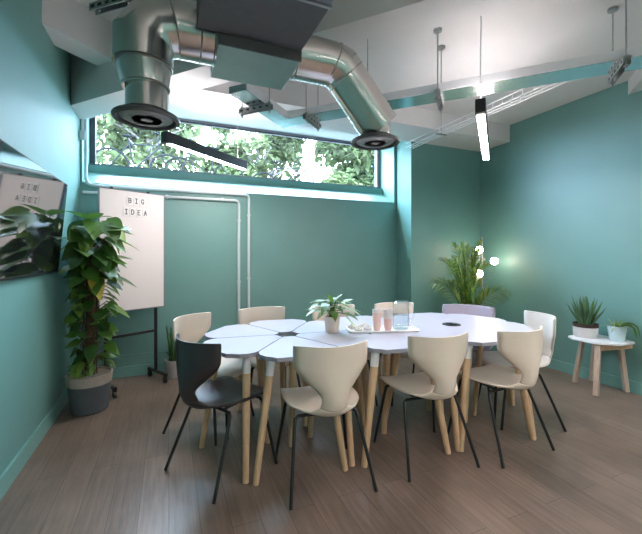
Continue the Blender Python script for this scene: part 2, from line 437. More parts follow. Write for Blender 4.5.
for p_, r_, a_ in (((.215, YD, HD), RD, (1, 0, 0)), ((.15, YD, HD), RD, (1, 0, 0)), ((-.112, YD, HD - .222), .127, (0, 0, 1)), ((-.103, YD, HD - .32), .108, (0, 0, 1))):
    MB().torus(p_, r_, .004, a_, 36, 6).build('seam_ring', M['seam'], lt)
diffuser((-.10, YD, 1.935), lt)
rt = thing('ventilation_duct', 'silver spiral duct on the right slanting down to a round diffuser', 'duct', (0, 0, 0))
MB().tube([(.64, YD, HD), (.90, YD, HD)], RD * .92, 36).build('duct_pipe', M['spiral'], rt)
e2 = [(.90, YD, HD), (.955, YD, HD - .018), (.995, YD, HD - .058)]
MB().tube(e2, RD * .93, 36).build('elbow', M['spiral'], rt, ang=18)
MB().tube([(.995, YD, HD - .058), (1.235, YD, HD - .335)], RD * .92, 36).build('slanted_pipe', M['spiral'], rt)
MB().tube([(1.212, YD + .01, HD - .20), (1.212, YD + .01, 2.015)], .096, 32).build('stub_pipe', M['spiral'], rt)
for sg, fq in ((e2[:2], 0), (e2[1:], 0), (e2[1:], 1)):
    k = MB(); ringset(k, sg, RD * .93, [fq], .0035); k.build('seam_ring', M['seam'], rt)
MB().torus((.66, YD, HD), RD * .92, .004, (1, 0, 0), 36, 6).build('seam_ring', M['seam'], rt)
diffuser((1.212, YD + .01, 1.98), rt)
MB().tube([(1.15, YD, HD - .16), (1.15, YD, 2.64)], .003, 6).build('hanging_rod', M['steel'], rt)

# metal trunking that turns a corner, on strut hangers
HTB = 2.46; C0 = V((.983, 3.243, 0)); T1 = V((.682, -.731, 0)); T2 = V((-.731, -.682, 0)); TW = .19; TH = .05
tr = thing('cable_trunking', 'long polished metal trunking turning a corner below the ceiling', 'cable trunking', (0, 0, 0))
def quad(p, d, L, w, side): return [(q.x, q.y) for q in (p, p + d * L, p + d * L + side * w, p + side * w)]
MB().prism(quad(C0, T1, 3.6, TW, T2), HTB, HTB + TH).build('run', M['tray'], tr, smooth=False, bevel=.002)
MB().prism(quad(C0 + T2 * TW, T2, .60, .15, T1), HTB, HTB + TH).build('run', M['tray'], tr, smooth=False, bevel=.002)
k = MB()
for o_, d_, L_, s_ in ((C0 + T2 * (TW + .004), T1, 3.6, T2),): k.prism(quad(o_, d_, L_, .006, s_), HTB + .002, HTB + .058)
k.prism(quad(C0 + T2 * TW + T1 * .154, T2, .60, .006, T1), HTB - .002, HTB + .058)
k.build('side_flange', M['wht'], tr, smooth=False)
def hanger(c, d, L, label, rods, top=HC):
    h = thing('strut_hanger', label, 'hanger', (c.x, c.y, HTB - .045), math.atan2(d.y, d.x), 'strut hangers under the trunking')
    k = MB().box((0, 0, .0405), (L, .041, .003)).box((0, .0195, .021), (L, .003, .041)).box((0, -.0195, .021), (L, .003, .041))
    ch = k.build('channel', M['steel'], h, smooth=False)
    m_ = max(3, int(L / .05))
    for i in range(m_):
        x = -L / 2 + L * (i + .5) / m_
        MB().box((x, -.0213, .021), (.026, .001, .014)).build('slot', M['slot'], ch, smooth=False)
        MB().box((x, .0213, .021), (.026, .001, .014)).build('slot', M['slot'], ch, smooth=False)
    for x in rods:
        r = MB().tube([(x, 0, -.03), (x, 0, top - HTB + .045)], .005, 8).build('threaded_rod', M['steel'], h)
        MB().lathe([(.016, 0), (.016, .012)], (x, 0, .042), 6).build('nut', M['steel'], r); MB().lathe([(.014, -.012), (.014, 0)], (x, 0, 0), 6).build('nut', M['steel'], r)
        MB().lathe([(.03, -.015), (.03, 0)], (x, 0, top - HTB + .045), 12).build('ceiling_plate', M['steel'], r)
mid = T2 * (TW / 2)
hanger(C0 + T1 * .35 + mid, T2, .29, 'small steel strut hanger near the trunking corner beside the slanted duct', (-.12, .12))
hanger(C0 + T1 * 1.41 + mid, T2, .29, 'steel strut hanger on two rods left of the lit tube lamp', (-.12, .12))
hanger(C0 + T1 * 2.49 + mid, T2, .29, 'perforated steel strut hanger at the far right of the ceiling', (-.12, .12))
hanger(C0 + T2 * .52 + T1 * .05, T1, .30, 'steel strut hanger beneath the grey plenum above the window', (-.13, .13))
h = thing('strut_bracket', 'dark perforated steel strut hung at the top left above the left duct', 'hanger', (-.272, 2.205, 2.60), math.atan2(-.17, .196))
ch = MB().box((0, 0, .039), (.30, .041, .004)).box((0, .019, .02), (.30, .004, .041)).box((0, -.019, .02), (.30, .004, .041)).build('channel', M['steel'], h, smooth=False)
for i in range(6): MB().box((-.125 + .05 * i, -.0215, .02), (.028, .001, .016)).build('slot', M['slot'], ch, smooth=False)
for x in (-.1, .1): MB().tube([(x, 0, 0), (x, 0, HN - 2.6)], .005, 8).build('threaded_rod', M['steel'], h)

# white wire basket tray
bt = thing('wire_basket_tray', 'white wire mesh cable basket running back beside the lit tube lamp', 'cable tray', (2.755, 0, 2.60))
ya, yb_ = 1.6, 3.70
for x, z in ((-.05, .05), (.05, .05), (-.05, 0), (0, 0), (.05, 0)): MB().tube([(x, ya, z), (x, yb_, z)], .004, 6).build('long_wire', M['wire'], bt)
y = ya
while y < yb_:
    MB().tube([(-.05, y, .05), (-.05, y, 0), (.05, y, 0), (.05, y, .05)], .0024, 5).build('cross_wire', M['wire'], bt); y += .10
MB().tube([(0, 3.13, 0), (0, 3.13, HC - 2.6)], .004, 8).lathe([(.035, -.012), (.035, 0)], (0, 3.13, HC - 2.6), 14).box((0, 3.13, -.006), (.14, .03, .008)).build('hanging_rod', M['steel'], bt)

# ------------------------------------------------------------------ linear pendants
def pendant(near, far, hb, label, tops, thin=(.0022, .0022)):
    n_, f_ = V((*near, 0)), V((*far, 0)); d_ = f_ - n_; L = d_.length; c_ = (n_ + f_) / 2
    p = thing('linear_pendant_lamp', label, 'pendant lamp', (c_.x, c_.y, hb), math.atan2(d_.y, d_.x), 'linear pendant lamps')
    hs = MB().box((0, 0, .043), (L, .06, .086)).build('housing', M['black'], p, bevel=.002)
    MB().box((.02, 0, -.0005), (L - .06, .046, .002)).build('diffuser', M['tube'], p, smooth=False)
    MB().box((0, 0, .0868), (L - .06, .046, .002)).build('upper_diffuser', M['tubeup'], p, smooth=False)
    for x, top, r in ((-L / 2 + .05, tops[0], thin[0]), (L / 2 - .12, tops[1], thin[1])):
        MB().tube([(x, 0, .085), (x + .006, .002, (top - hb) * .4), (x - .004, -.003, (top - hb) * .75), (x, 0, top - hb)], r, 6).build('cable', M['wire'], p)
    return p
pendant((-.039, 3.06), (.725, 3.74), 2.15, 'black linear pendant lamp hanging in front of the window', (2.63, 2.69))
pendant((1.76, 1.655), (2.70, 2.47), 2.15, 'lit linear pendant lamp seen nearly end on at the right', (HC, HC), (.003, .0011))
for i, (x, y, lab) in enumerate([(-.1, -1.2, 'unseen linear fill lamp added behind the viewpoint near the left wall'), (1.5, -.9, 'unseen linear fill lamp added behind the viewpoint over the middle of the room'),
                                 (3.0, -.6, 'unseen linear fill lamp added behind the viewpoint near the right wall'),
                                 (.6, -2.1, 'unseen linear fill lamp added at the far wall behind the viewpoint, left one'), (2.2, -2.1, 'unseen linear fill lamp added at the far wall behind the viewpoint, right one')]):
    pendant((x, y), (x + .85, y + .75), 2.15, lab, (HN, HN))  # assumed lamps out of view, added to fill the room with front light

# ------------------------------------------------------------------ wall conduits
def conduit(pts, label, r=.0155):
    t = thing('wall_conduit', label, 'conduit', pts[0], 0, 'white conduits on the back wall'); o0 = V(pts[0])
    P = [V(p) - o0 for p in pts]
    out = [P[0]]
    for i in range(1, len(P) - 1):
        a = (P[i - 1] - P[i]).normalized() * .05; c_ = (P[i + 1] - P[i]).normalized() * .05
        for u in (0, .25, .5, .75, 1): out.append(P[i] + a * (1 - u) ** 2 + c_ * u ** 2)
    out.append(P[-1])
    MB().tube(out, r, 12).build('pipe', M['conduit'], t)
    for i in range(len(P) - 1):
        L = (P[i + 1] - P[i]).length
        for u in ([.12, .5, .88] if L > .8 else [.5]):
            q = P[i].lerp(P[i + 1], u)
            dv = (P[i + 1] - P[i]).normalized()
            MB().tube([q - dv * .011, q + dv * .011], r + .006, 12).box((q.x, q.y + .012, q.z), (.03 + abs(dv.x) * 0, .016, .03)).build('saddle_clip', M['conduit'], t)
    return t
yc = YB - .024
conduit([(.865, yc, .02), (.865, yc, 1.97), (-.735, yc, 1.97), (-.765, yc, 2.02), (-.765, yc, 2.62)], 'white conduit that rises right of its twin and turns left over the whiteboard')
conduit([(.749, yc, .02), (.749, yc, 1.897), (-.79, yc, 1.897)], 'white conduit that turns left lower down behind the whiteboard top')
jb = thing('junction_box', 'small white junction box on the wall conduit at the top left corner of the room', 'junction box', (-.79, yc - .005, 2.46))
MB().box((0, 0, 0), (.05, .04, .09)).build('box', M['conduit'], jb, bevel=.006)
MB().tube([(0, 0, .045), (0, 0, .15)], .0125, 10).build('pipe_end', M['conduit'], jb)

# ------------------------------------------------------------------ television
tv = thing('television', 'large glossy black wall television tilted down on the left wall', 'television', (XL, 2.71, 1.48))
tm = Matrix.Translation((.055, 0, 0)) @ Matrix.Rotation(R(5.2), 4, 'Y')
MB().box((0, 0, 0), (.035, 1.20, .675), 0, 0, tm).build('cabinet', M['black'], tv, bevel=.004)
MB().box((.0185, 0, .004), (.002, 1.182, .652), 0, 0, tm).build('screen', M['screen'], tv, smooth=False)
MB().box((.018, 0, 0), (.035, .4, .3)).build('wall_bracket', M['black'], tv)

# ------------------------------------------------------------------ mobile whiteboard
WBX, WBY, WBR = -.316, 3.917, R(28.6)
wb = thing('mobile_whiteboard', 'tall white mobile whiteboard on a black castor stand at the back left', 'whiteboard', (WBX, WBY, 0), WBR)
MB().box((0, 0, 1.3125), (.60, .016, 1.135)).build('board_panel', M['board'], wb, bevel=.003)
k = MB()
for s in (-1, 1): k.box((s * .304, .002, 1.3125), (.009, .024, 1.152))
for z in (.741, 1.884): k.box((0, .002, z), (.616, .024, .009))
k.build('board_frame', M['pframe'], wb)
for x in (-.2, .14):
    MB().box((x, -.004, 1.893), (.022, .03, .02)).build('clip', M['black'], wb, bevel=.003)
for s in (-1, 1):
    MB().box((s * .235, .03, .72), (.024, .024, 1.28)).build('upright', M['black'], wb, bevel=.002)
    ft = MB().box((s * .235, .0, .085), (.03, .36, .022)).build('foot_bar', M['black'], wb, bevel=.003)
    for y in (-.155, .155):
        MB().tube([(s * .235 - .01, y, .03), (s * .235 + .01, y, .03)], .03, 16).box((s * .235, y, .062), (.03, .03, .028)).build('castor', M['black'], ft)
MB().box((0, .03, .50), (.46, .02, .024)).build('cross_bar', M['black'], wb, bevel=.002)
GL = {'B': [((0, 0), (0, 1)), ((0, 1), (.8, .92)), ((0, .52), (.8, .52)), ((0, 0), (.8, .08)), ((.85, .9), (.85, .58)), ((.9, .46), (.9, .1))],
      'I': [((.5, 0), (.5, 1)), ((.15, 1), (.85, 1)), ((.15, 0), (.85, 0))],
      'G': [((.95, .82), (.6, 1)), ((.6, 1), (.25, .93)), ((.25, .93), (.03, .6)), ((.03, .6), (.03, .35)), ((.03, .35), (.3, .03)), ((.3, .03), (.7, .02)), ((.7, .02), (.95, .2)), ((.95, .2), (.95, .45)), ((.95, .45), (.55, .45))],
      'D': [((0, 0), (0, 1)), ((0, 1), (.55, .97)), ((0, 0), (.55, .03)), ((.55, .97), (.92, .65)), ((.92, .65), (.92, .35)), ((.92, .35), (.55, .03))],
      'E': [((0, 0), (0, 1)), ((0, 1), (.9, 1)), ((0, .52), (.75, .52)), ((0, 0), (.9, 0))],
      'A': [((0, 0), (.5, 1)), ((.5, 1), (1, 0)), ((.2, .35), (.8, .35))]}
def letter(ch, u, z, label):
    p = V((u, -.0105, z)); p.rotate(Matrix.Rotation(WBR, 3, 'Z'))
    t = thing('letter_tile', label, 'letter tile', (WBX + p.x, WBY + p.y, z), WBR, 'letter tiles on the whiteboard')
    MB().box((0, 0, 0), (.056, .004, .086)).build('tile', M['tile'], t, bevel=.0015)
    k = MB(); w_, h_ = .023, .045
    for (a, b_), (c_, d_) in GL[ch]:
        A_ = V(((a - .5) * w_, -.0026, (b_ - .5) * h_)); B_ = V(((c_ - .5) * w_, -.0026, (d_ - .5) * h_)); e = (B_ - A_).normalized() * .0032
        k.bar(A_ - e, B_ + e, .0016, .0072, up=(0, -1, 0)) if False else k.bar(A_ - e, B_ + e, .0072, .0014, up=(0, 1, 0))
    k.build('letter', M['ink'], t, smooth=False)
for i, (ch, lab) in enumerate([('B', 'white tile with letter B starting the upper row on the whiteboard'), ('I', 'white tile with letter I in the middle of the upper row'), ('G', 'white tile with letter G ending the upper row on the whiteboard')]):
    letter(ch, -.038 + .060 * i, 1.792, lab)
for i, (ch, lab) in enumerate([('I', 'white tile with letter I starting the lower row on the whiteboard'), ('D', 'white tile with letter D in the lower row'), ('E', 'white tile with letter E in the lower row'), ('A', 'white tile with letter A ending the lower row')]):
    letter(ch, -.072 + .060 * i, 1.683, lab)

# ------------------------------------------------------------------ table of fourteen petals
TT = .71; S = .635; LC = V((.775, 2.456, 0)); ROT = R(-8); UX = V((math.cos(ROT), math.sin(ROT), 0)); RC = LC + UX * (2 * S + .07)
def rounded(pts, rad, n=7):
    out = []; N_ = len(pts)
    for i, p in enumerate(pts):
        p = V((*p, 0)); a = (V((*pts[i - 1], 0)) - p).normalized(); b_ = (V((*pts[(i + 1) % N_], 0)) - p).normalized()
        r = rad[i]; half = a.angle(b_) / 2; t = r / math.tan(half); c_ = p + (a + b_).normalized() * (r / math.sin(half))
        s0 = p + a * t - c_; s1 = p + b_ * t - c_
        for j in range(n + 1):
            v = s0.lerp(s1, j / n).normalized() * r
            out.append((c_.x + v.x, c_.y + v.y))
    return out
def make_petal(cut, gap, label):
    t = thing('petal_table', label, 'table', (0, 0, 0), 0, 'petal tables')
    g_ = gap / math.cos(R(30)); c3 = math.cos(R(30)); xo = S * c3 + .005
    def lat(x): return x * math.tan(R(30)) - g_
    pts = [(cut, -lat(cut)), (xo, -lat(xo)), (xo, lat(xo)), (cut, lat(cut))]
    ol = rounded(pts, [.03 if cut > .06 else .02, .105, .105, .03 if cut > .06 else .02])
    # a slight bow on the outer edge
    ol = [(x + (.022 * (1 - (y / .32) ** 2) if x > xo - .004 else 0), y) for x, y in ol]
    MB().prism(ol, TT - .024, TT, 0, 1).build('tabletop', [M['top'], M['edge']], t, smooth=False)
    for (tx, ty), (fx, fy) in (((.445, .165), (.515, .262)), ((.445, -.165), (.515, -.262)), ((.23, 0), (.17, 0))):
        T_ = V((tx, ty, TT - .024)); F_ = V((fx, fy, 0)); q = T_.lerp(F_, .155)
        lg = MB().tube([q, F_], [.0235, .0175], 16).build('leg', M['oak'], t)
        MB().tube([T_, q], [.0245, .0238], 16).build('leg_sleeve', M['wht'], lg)
    return t
petL = [('white petal table whose rounded tip meets the dark charcoal chair', 202), ('white petal table at the left back beside the cream chair near the small white pot', 142),
        ('white petal table at the back below the two white conduits', 82), ('white petal table just behind the plant in the pinkish pot', 22),
        ('white petal table just in front of the plant in the pinkish pot', -38), ('white petal table at the front left above the cream chair nearest the camera', -98)]
petR = [('white petal table under the back edge of the white tray', 142), ('white petal table at the back between the tray jug and the lavender chair', 82),
        ('white petal table reaching to the lavender felt chair', 22), ('white petal table at the right end in front of the off-white chair', -38),
        ('white petal table above the rightmost front cream chair', -98), ('white petal table under the front edge of the white tray', 202)]
P0 = None
for lab, a in petL:
    if P0 is None: P0 = make_petal(.075, .004, lab); P0.location = LC; P0.rotation_euler.z = ROT + R(a + 0) - ROT
    else: dup(P0, LC, R(a), lab)
P1 = make_petal(.055, .0018, 'white petal table at the front between the two middle cream chairs')
vx = LC + UX * (S + .035)
P1.location = vx; P1.rotation_euler.z = R(-98); P1.scale.y = 1.10
dup(P1, vx, R(82), 'white petal table at the back in front of the middle cream chair behind the plant')
for lab, a in petR: dup(P1, RC, R(a), lab)
pp = thing('table_power_port', 'small black power port in the right part of the white table', 'power port', (RC.x, RC.y, TT - .02))
MB().lathe([(.05, 0), (.062, .018), (.072, .021), (.07, .025), (.05, .026), (1e-5, .026)], (0, 0, 0), 20).build('rim', M['black'], pp)
for y in (-.025, .025): MB().box((0, y, .028), (.05, .03, .006)).build('socket', M['black'], pp, bevel=.002)

# ------------------------------------------------------------------ chairs
def shell(mb, prof, nu=13):
    nv = len(prof)
    vs, fs = [], []
    for (y, z, hw, lift, wrap) in prof:
        for i in range(nu):
            u = -1 + 2 * i / (nu - 1)
            vs.append((u * hw, y + wrap * u * u, z + lift * abs(u) ** 2.4))
    for i in range(nv - 1):
        for j in range(nu - 1): fs.append((i * nu + j, i * nu + j + 1, (i + 1) * nu + j + 1, (i + 1) * nu + j))
    mb.add(vs, fs)
def interp(keys, n):
    # Catmull-Rom through the key rows
    out = []
    for i in range(len(keys) - 1):
        p0 = keys[max(0, i - 1)]; p1 = keys[i]; p2 = keys[i + 1]; p3 = keys[min(len(keys) - 1, i + 2)]
        for k in range(n):
            t = k / n
            out.append(tuple(.5 * (2 * b_ + (c_ - a) * t + (2 * a - 5 * b_ + 4 * c_ - d_) * t * t + (3 * b_ - a - 3 * c_ + d_) * t ** 3) for a, b_, c_, d_ in zip(p0, p1, p2, p3)))
    out.append(keys[-1]); return out
#        y     z    halfw lift  wrap
SEAT = [(.225, .405, .150, .000, -.02), (.215, .425, .185, .004, -.015), (.16, .438, .208, .012, 0), (.03, .432, .218, .022, 0), (-.08, .424, .205, .030, 0), (-.155, .422, .168, .030, .01), (-.232, .434, .122, .022, .03), (-.272, .472, .074, .012, .035)]
BACK = [(-.272, .472, .074, .012, .035), (-.288, .520, .070, .010, .035), (-.292, .56, .084, .004, .05), (-.291, .60, .122, .001, .068), (-.288, .64, .164, 0, .085), (-.285, .675, .194, 0, .093), (-.283, .70, .203, 0, .095), (-.282, .76, .207, 0, .094), (-.282, .797, .207, 0, .094), (-.282, .805, .203, -.001, .092)]
def make_chair(name, label, m, seat=SEAT, back=BACK, th=.011, group='shell chairs round the petal tables'):
    t = thing(name, label, 'chair', (0, 0, 0), 0, group)
    b = MB(); shell(b, interp(seat, 4)); b.build('seat', m, t, solid=th)
    b = MB(); shell(b, interp(back, 4)); b.build('backrest', m, t, solid=th)
    MB().tube([(-.165, .13, .405), (.165, .13, .405)], .009, 10).tube([(-.165, -.10, .395), (.165, -.10, .395)], .009, 10).tube([(-.1, .13, .405), (-.1, -.10, .395)], .007, 8).tube([(.1, .13, .405), (.1, -.10, .395)], .007, 8).build('seat_frame', M['black'], t)
    for sx in (-1, 1):
        for ty, fy, tz in ((.13, .195, .405), (-.10, -.255, .395)):
            MB().tube([(sx * .16, ty, tz), (sx * .178, ty + (fy - ty) * .05, tz - .012), (sx * .186, ty + (fy - ty) * .14, tz - .05), (sx * .235, fy, .004)], .0095, 10).build('leg', M['black'], t)
    return t
def put(root, back_mid, face, label=None, first=False):
    f = V((*face, 0)).normalized(); loc = V((*back_mid, 0)) + f * .25; rz = math.atan2(f.y, f.x) - math.pi / 2
    if first:
        root.location = loc; root.rotation_euler = (0, 0, rz); return root
    return dup(root, loc, rz, label)
cc = make_chair('shell_chair', 'cream shell chair nearest the camera, left of the three at the front', M['cream'])
put(cc, (.795, 1.695), (.10, .99), first=True)
put(cc, (1.475, 1.645), (.10, .99), 'cream shell chair in the middle of the three at the front')
put(cc, (2.07, 1.565), (-.03, 1.0), 'cream shell chair at the right of the three at the front')
put(cc, (.13, 2.96), (.72, -.69), 'cream shell chair at the left end beside the small white pot')
put(cc, (.75, 3.16), (.05, -1), 'cream shell chair at the back below the two white conduits')
put(cc, (1.40, 3.06), (-.05, -1), 'cream shell chair at the back partly hidden by the plant in the pinkish pot')
put(cc, (2.0, 2.97), (-.1, -1), 'cream shell chair at the back partly hidden by the tumblers and jug')
wc = make_chair('shell_chair', 'off-white shell chair at the right end of the table facing left', M['cream2'])
put(wc, (2.725, 1.915), (-.90, .43), first=True)
dc = make_chair('shell_chair', 'dark charcoal shell chair at the left front of the table', M['char'])
put(dc, (.10, 2.115), (.87, .49), first=True)
LS = [(.22, .42, .20, .0, 0), (.18, .44, .235, .01, 0), (0, .435, .25, .02, 0), (-.14, .43, .245, .03, .02), (-.21, .46, .235, .03, .05), (-.235, .52, .235, .02, .06)]
LB = [(-.235, .52, .235, .02, .06), (-.25, .60, .238, .01, .07), (-.262, .70, .24, 0, .08), (-.268, .765, .235, -.006, .08)]
lc = make_chair('padded_chair', 'lavender grey felt chair at the back right in front of the palm', M['lav'], LS, LB, .035)
put(lc, (2.80, 2.78), (-.8, -.6), first=True)

# ------------------------------------------------------------------ plants
def pot(t, r0, r1, h, m, rim=None, rimh=.0, name='pot'):
    p = MB().lathe([(1e-5, 0), (r0 * .9, 0), (r0, .012), (r1, h), (r1 - .012, h), (r1 - .016, h - .03), (1e-5, h - .03)], (0, 0, 0), 32).build(name, m, t)
    if rim: MB().lathe([(r1 - (r1 - r0) * rimh / h + .0008, h - rimh), (r1 + .002, h), (r1 + .002, h + .004), (r1 - .013, h + .004), (r1 - .014, h - .01)], (0, 0, 0), 32).build('rim', rim, p)
    MB().lathe([(1e-5, h - .02), (r1 - .017, h - .024), (r1 - .02, h - .03)], (0, 0, 0), 20).build('soil', M['soil'], t)
def rd(a, el): return V((math.cos(a) * math.cos(el), math.sin(a) * math.cos(el), math.sin(el)))
# big climbing plant on a moss pole
bp = thing('climbing_potted_plant', 'tall leafy climbing plant on a moss pole in a two-tone grey pot', 'potted plant', (-.60, 3.47, 0))
pot(bp, .135, .165, .30, M['potg'], M['potr'], .075)
MB().tube([(0, 0, .25), (.01, 0, .8), (0, .01, 1.42)], [.038, .036, .03], 12).build('moss_pole', M['moss'], bp)
k = MB()
for j in range(6):
    a = j * 1.05; pts = [(.05 * math.cos(a + i * .5), .05 * math.sin(a + i * .5), .28 + i * .14) for i in range(8)]
    k.tube(pts, .005, 6)
sk = k
fo = MB()
for i in range(150):
    u = i / 150; z = .36 + 1.18 * u ** .85; a = i * 2.4 + random.uniform(-.4, .4)
    # keep the leaves off the wall on the left
    big = .10 + .12 * max(0, u - .25) + random.uniform(-.02, .03)
    st = .05 + random.uniform(.0, .07) + .04 * u
    el = random.uniform(-.1, .5)
    dr = rd(a, el)
    reach = st + big
    if math.cos(a) * reach < -.15: st = max(.03, .15 - big) if big < .12 else .02
    base = V((0, 0, z)) + rd(a, .2) * (.03 + st)
    if math.cos(a) < -.75 and big > .13: dr = rd(a + random.choice((-.8, .8)), el)
    d_ = rd(math.atan2(dr.y, dr.x) + random.uniform(-.9, .9), random.uniform(-1.0, .25))
    mi = random.choice((0, 0, 1, 1, 1, 2))
    sk.tube([V((0, 0, z - .05)) + rd(a, 0) * .03, base], .0025, 5)
    fo.leaf(base, d_, big, big * random.uniform(.65, .88), random.uniform(.05, .4), mi, heart=.2, n=6, up=(random.uniform(-.5, .5) - .2 * math.cos(a), random.uniform(-.5, .5) - .4, 1))
for (dx, dy, z, L, dd, mi) in [(.05, -.12, 1.12, .20, (.25, -.4, -.8), 3), (.12, -.05, 1.50, .23, (1, -.15, -.1), 1), (.14, -.02, 1.42, .25, (1, .1, -.3), 2), (.10, -.10, 1.28, .22, (.9, -.4, -.35), 1), (-.06, -.10, 1.40, .22, (-.5, -.8, .1), 2),
                            (-.05, -.14, 1.20, .19, (-.5, -.8, -.2), 2), (.15, -.05, 1.10, .22, (1, -.2, -.3), 0), (.02, -.10, 1.56, .20, (.5, -.7, .35), 1), (-.02, -.05, 1.57, .19, (-.7, -.5, .4), 1), (.0, .02, 1.56, .2, (.7, .5, .4), 0), (.13, -.05, .86, .20, (1, -.4, -.4), 2), (.0, -.08, 1.50, .24, (.1, -.9, -.2), 0), (.05, -.08, 1.33, .22, (.5, -.8, -.5), 0)]:
    fo.leaf((dx, dy, z), dd, L, L * .62, .2, mi, heart=.14, n=6); sk.tube([(0, 0, z - .08), (dx, dy, z)], .003, 5)
for i in range(26):
    a = random.uniform(0, 6.28); b_ = V((.12 * math.cos(a), .12 * math.sin(a), .33 + random.uniform(0, .1)))
    L = random.uniform(.07, .11)
    fo.leaf(b_, rd(a, random.uniform(-.5, .5)), L if math.cos(a) > -.4 else .04, .05, .5, random.choice((1, 2, 2)), heart=.14)
fo.v = [(max(x, -.19), y, z) for x, y, z in fo.v]
sk.build('stem', M['moss'], bp); fo.build('foliage', [M['l1'], M['l2'], M['l3'], M['ly']], bp)

# small plant in white pot on the floor
sp = thing('potted_cactus', 'upright green plant in a small white pot on the floor beside the whiteboard', 'potted plant', (.055, 4.07, 0))
pot(sp, .085, .095, .18, M['potw'])
k = MB()
for i in range(12):
    a = i * 2.4; r = .02 + .003 * i; hgt = random.uniform(.2, .38)
    b0 = V((r * math.cos(a), r * math.sin(a), .16)); tp = b0 + V((math.cos(a) * .035, math.sin(a) * .035, hgt))
    k.tube([b0, b0.lerp(tp, .5) + V((.01, 0, 0)), tp, tp + V((0, 0, .02))], [.011, .013, .010, .001], 7, random.choice((0, 1)))
for i in range(16):
    a = random.uniform(0, 6.28); k.leaf((.03 * math.cos(a), .03 * math.sin(a), .17), rd(a, 1.0), random.uniform(.12, .25), .018, .35, random.choice((0, 1, 2)))
k.build('stem', [M['l2'], M['lb'], M['l3']], sp)

# palm in the back right corner
pm = thing('potted_palm', 'feathery green palm in the back right corner behind the lavender chair', 'potted plant', (3.25, 3.24, 0))
pot(pm, .13, .16, .28, M['potg'])
fr = MB(); st = MB()
for i in range(26):
    a = i * 2.4 + random.uniform(-.2, .2); lean = (.10, .26, .40)[i % 3] + random.uniform(-.05, .05)
    H_ = (1.24, 1.05, .80)[i % 3] + random.uniform(-.08, .06); nseg = 14
    pts = []
    for j in range(nseg + 1):
        t = j / nseg; r = .03 + lean * t ** 2.2; z = .27 + H_ * (1.12 * t - .20 * t ** 4 * (1 + lean))
        pts.append(V((r * math.cos(a), r * math.sin(a), z)))
    st.tube(pts, [.006 * (1 - .8 * j / nseg) + .0015 for j in range(nseg + 1)], 6)
    for j in range(5, nseg + 1):
        dv = (pts[min(j + 1, nseg)] - pts[j - 1]).normalized(); sd_ = dv.cross(V((math.sin(a) * .3 + .01, -math.cos(a) * .3, 1)))
        if sd_.length < .05: sd_ = V((-math.sin(a), math.cos(a), 0))
        sd_ = (sd_.normalized() + V((-math.sin(a), math.cos(a), 0))).normalized()
        ll = .17 * math.sin(math.pi * (.2 + .72 * (j - 5) / (nseg - 5))) + .03
        for s_ in (-1, 1):
            for kk in (0, .5):
                q = pts[j].lerp(pts[j - 1], kk)
                fr.leaf(q, dv * .9 + sd_ * s_ * .65 + V((0, 0, random.uniform(-.1, .1))), ll, .020, .38, random.choice((0, 0, 1)), n=3)
fr.v = [(min(x, .62), min(y, .44), z) for x, y, z in fr.v]
st.build('stem', M['l3'], pm); fr.build('foliage', [M['palm'], M['palm2']], pm)

# plant on the table
tp = thing('potted_plant', 'small variegated leafy plant in a pinkish pot on the white table', 'potted plant', (1.10, 2.395, TT))
pot(tp, .05, .058, .115, M['potp'])
k = MB(); sm = MB()
for i in range(34):
    a = i * 2.4; z = random.uniform(.13, .24); r = random.uniform(.02, .11); b0 = V((r * math.cos(a), r * math.sin(a), z))
    sm.tube([(.01 * math.cos(a), .01 * math.sin(a), .09), b0 * .5 + V((0, 0, z * .55)), b0], .0022, 5)
    L = random.uniform(.08, .125)
    k.leaf(b0, rd(a + random.uniform(-.4, .4), random.uniform(-.3, .45)), L, L * .5, random.uniform(.15, .45), random.choice((0, 0, 1, 2)), heart=.1)
for dd, z, L, r in (((-1, -.2, .0), .17, .12, .10), ((-.9, .2, .25), .21, .12, .06), ((1, -.3, -.1), .17, .13, .10), ((.8, -.5, -.9), .12, .14, .10), ((.5, -.1, .6), .22, .1, .03), ((-.3, -.2, .7), .22, .09, .02)):
    k.leaf(V(dd).normalized() * r * V((1, 1, 0)) + V((0, 0, z)) if False else V((dd[0] * r, dd[1] * r, z)), dd, L, L * .45, .2, random.choice((0, 1, 2)), heart=.1)
sm.build('stem', M['l2'], tp); k.build('foliage', [M['lp'], M['l3'], M['l2']], tp)

# ------------------------------------------------------------------ things on the table
TRA = math.atan2(2.20 - 2.36, 1.72 - 1.213)
tray = thing('serving_tray', 'shallow white oblong tray on the white table', 'tray', (1.47, 2.31, TT), TRA)
k = MB().prism(rounded([(-.26, -.10), (.26, -.10), (.26, .10), (-.26, .10)], [.025] * 4, 5), 0, .006)
ol = rounded([(-.26, -.10), (.26, -.10), (.26, .10), (-.26, .10)], [.025] * 4, 5)
k.tube([(x, y, .010) for x, y in ol + [ol[0]]], .006, 8)
k.build('tray_plate', M['paper'], tray)
def ontray(u, v, z=.007):
    p = V((u, v, 0)); p.rotate(Matrix.Rotation(TRA, 3, 'Z')); return (1.47 + p.x, 2.31 + p.y, TT + z)
def tumblers(u, v, lab, m, n):
    t = thing('tumbler_stack', lab, 'tumblers', ontray(u, v), 0, 'stacked tumblers on the tray')
    for i in range(n):
        z = i * .022 + .0
        MB().lathe([(1e-5, z), (.025, z), (.0335, z + .085), (.0345, z + .088), (.0325, z + .088), (.024, z + .004), (1e-5, z + .004)], (0, 0, 0), 24).build('tumbler', m[i % len(m)], t)
tumblers(-.045, -.035, 'left stack of pink and white tumblers on the white tray', [M['pink'], M['pink'], M['pink'], M['pinkw']], 4)
tumblers(.035, -.045, 'right stack of pinkish tumblers on the white tray next to the glass jug', [M['pink'], M['pinkw'], M['pinkw'], M['pinkw']], 4)
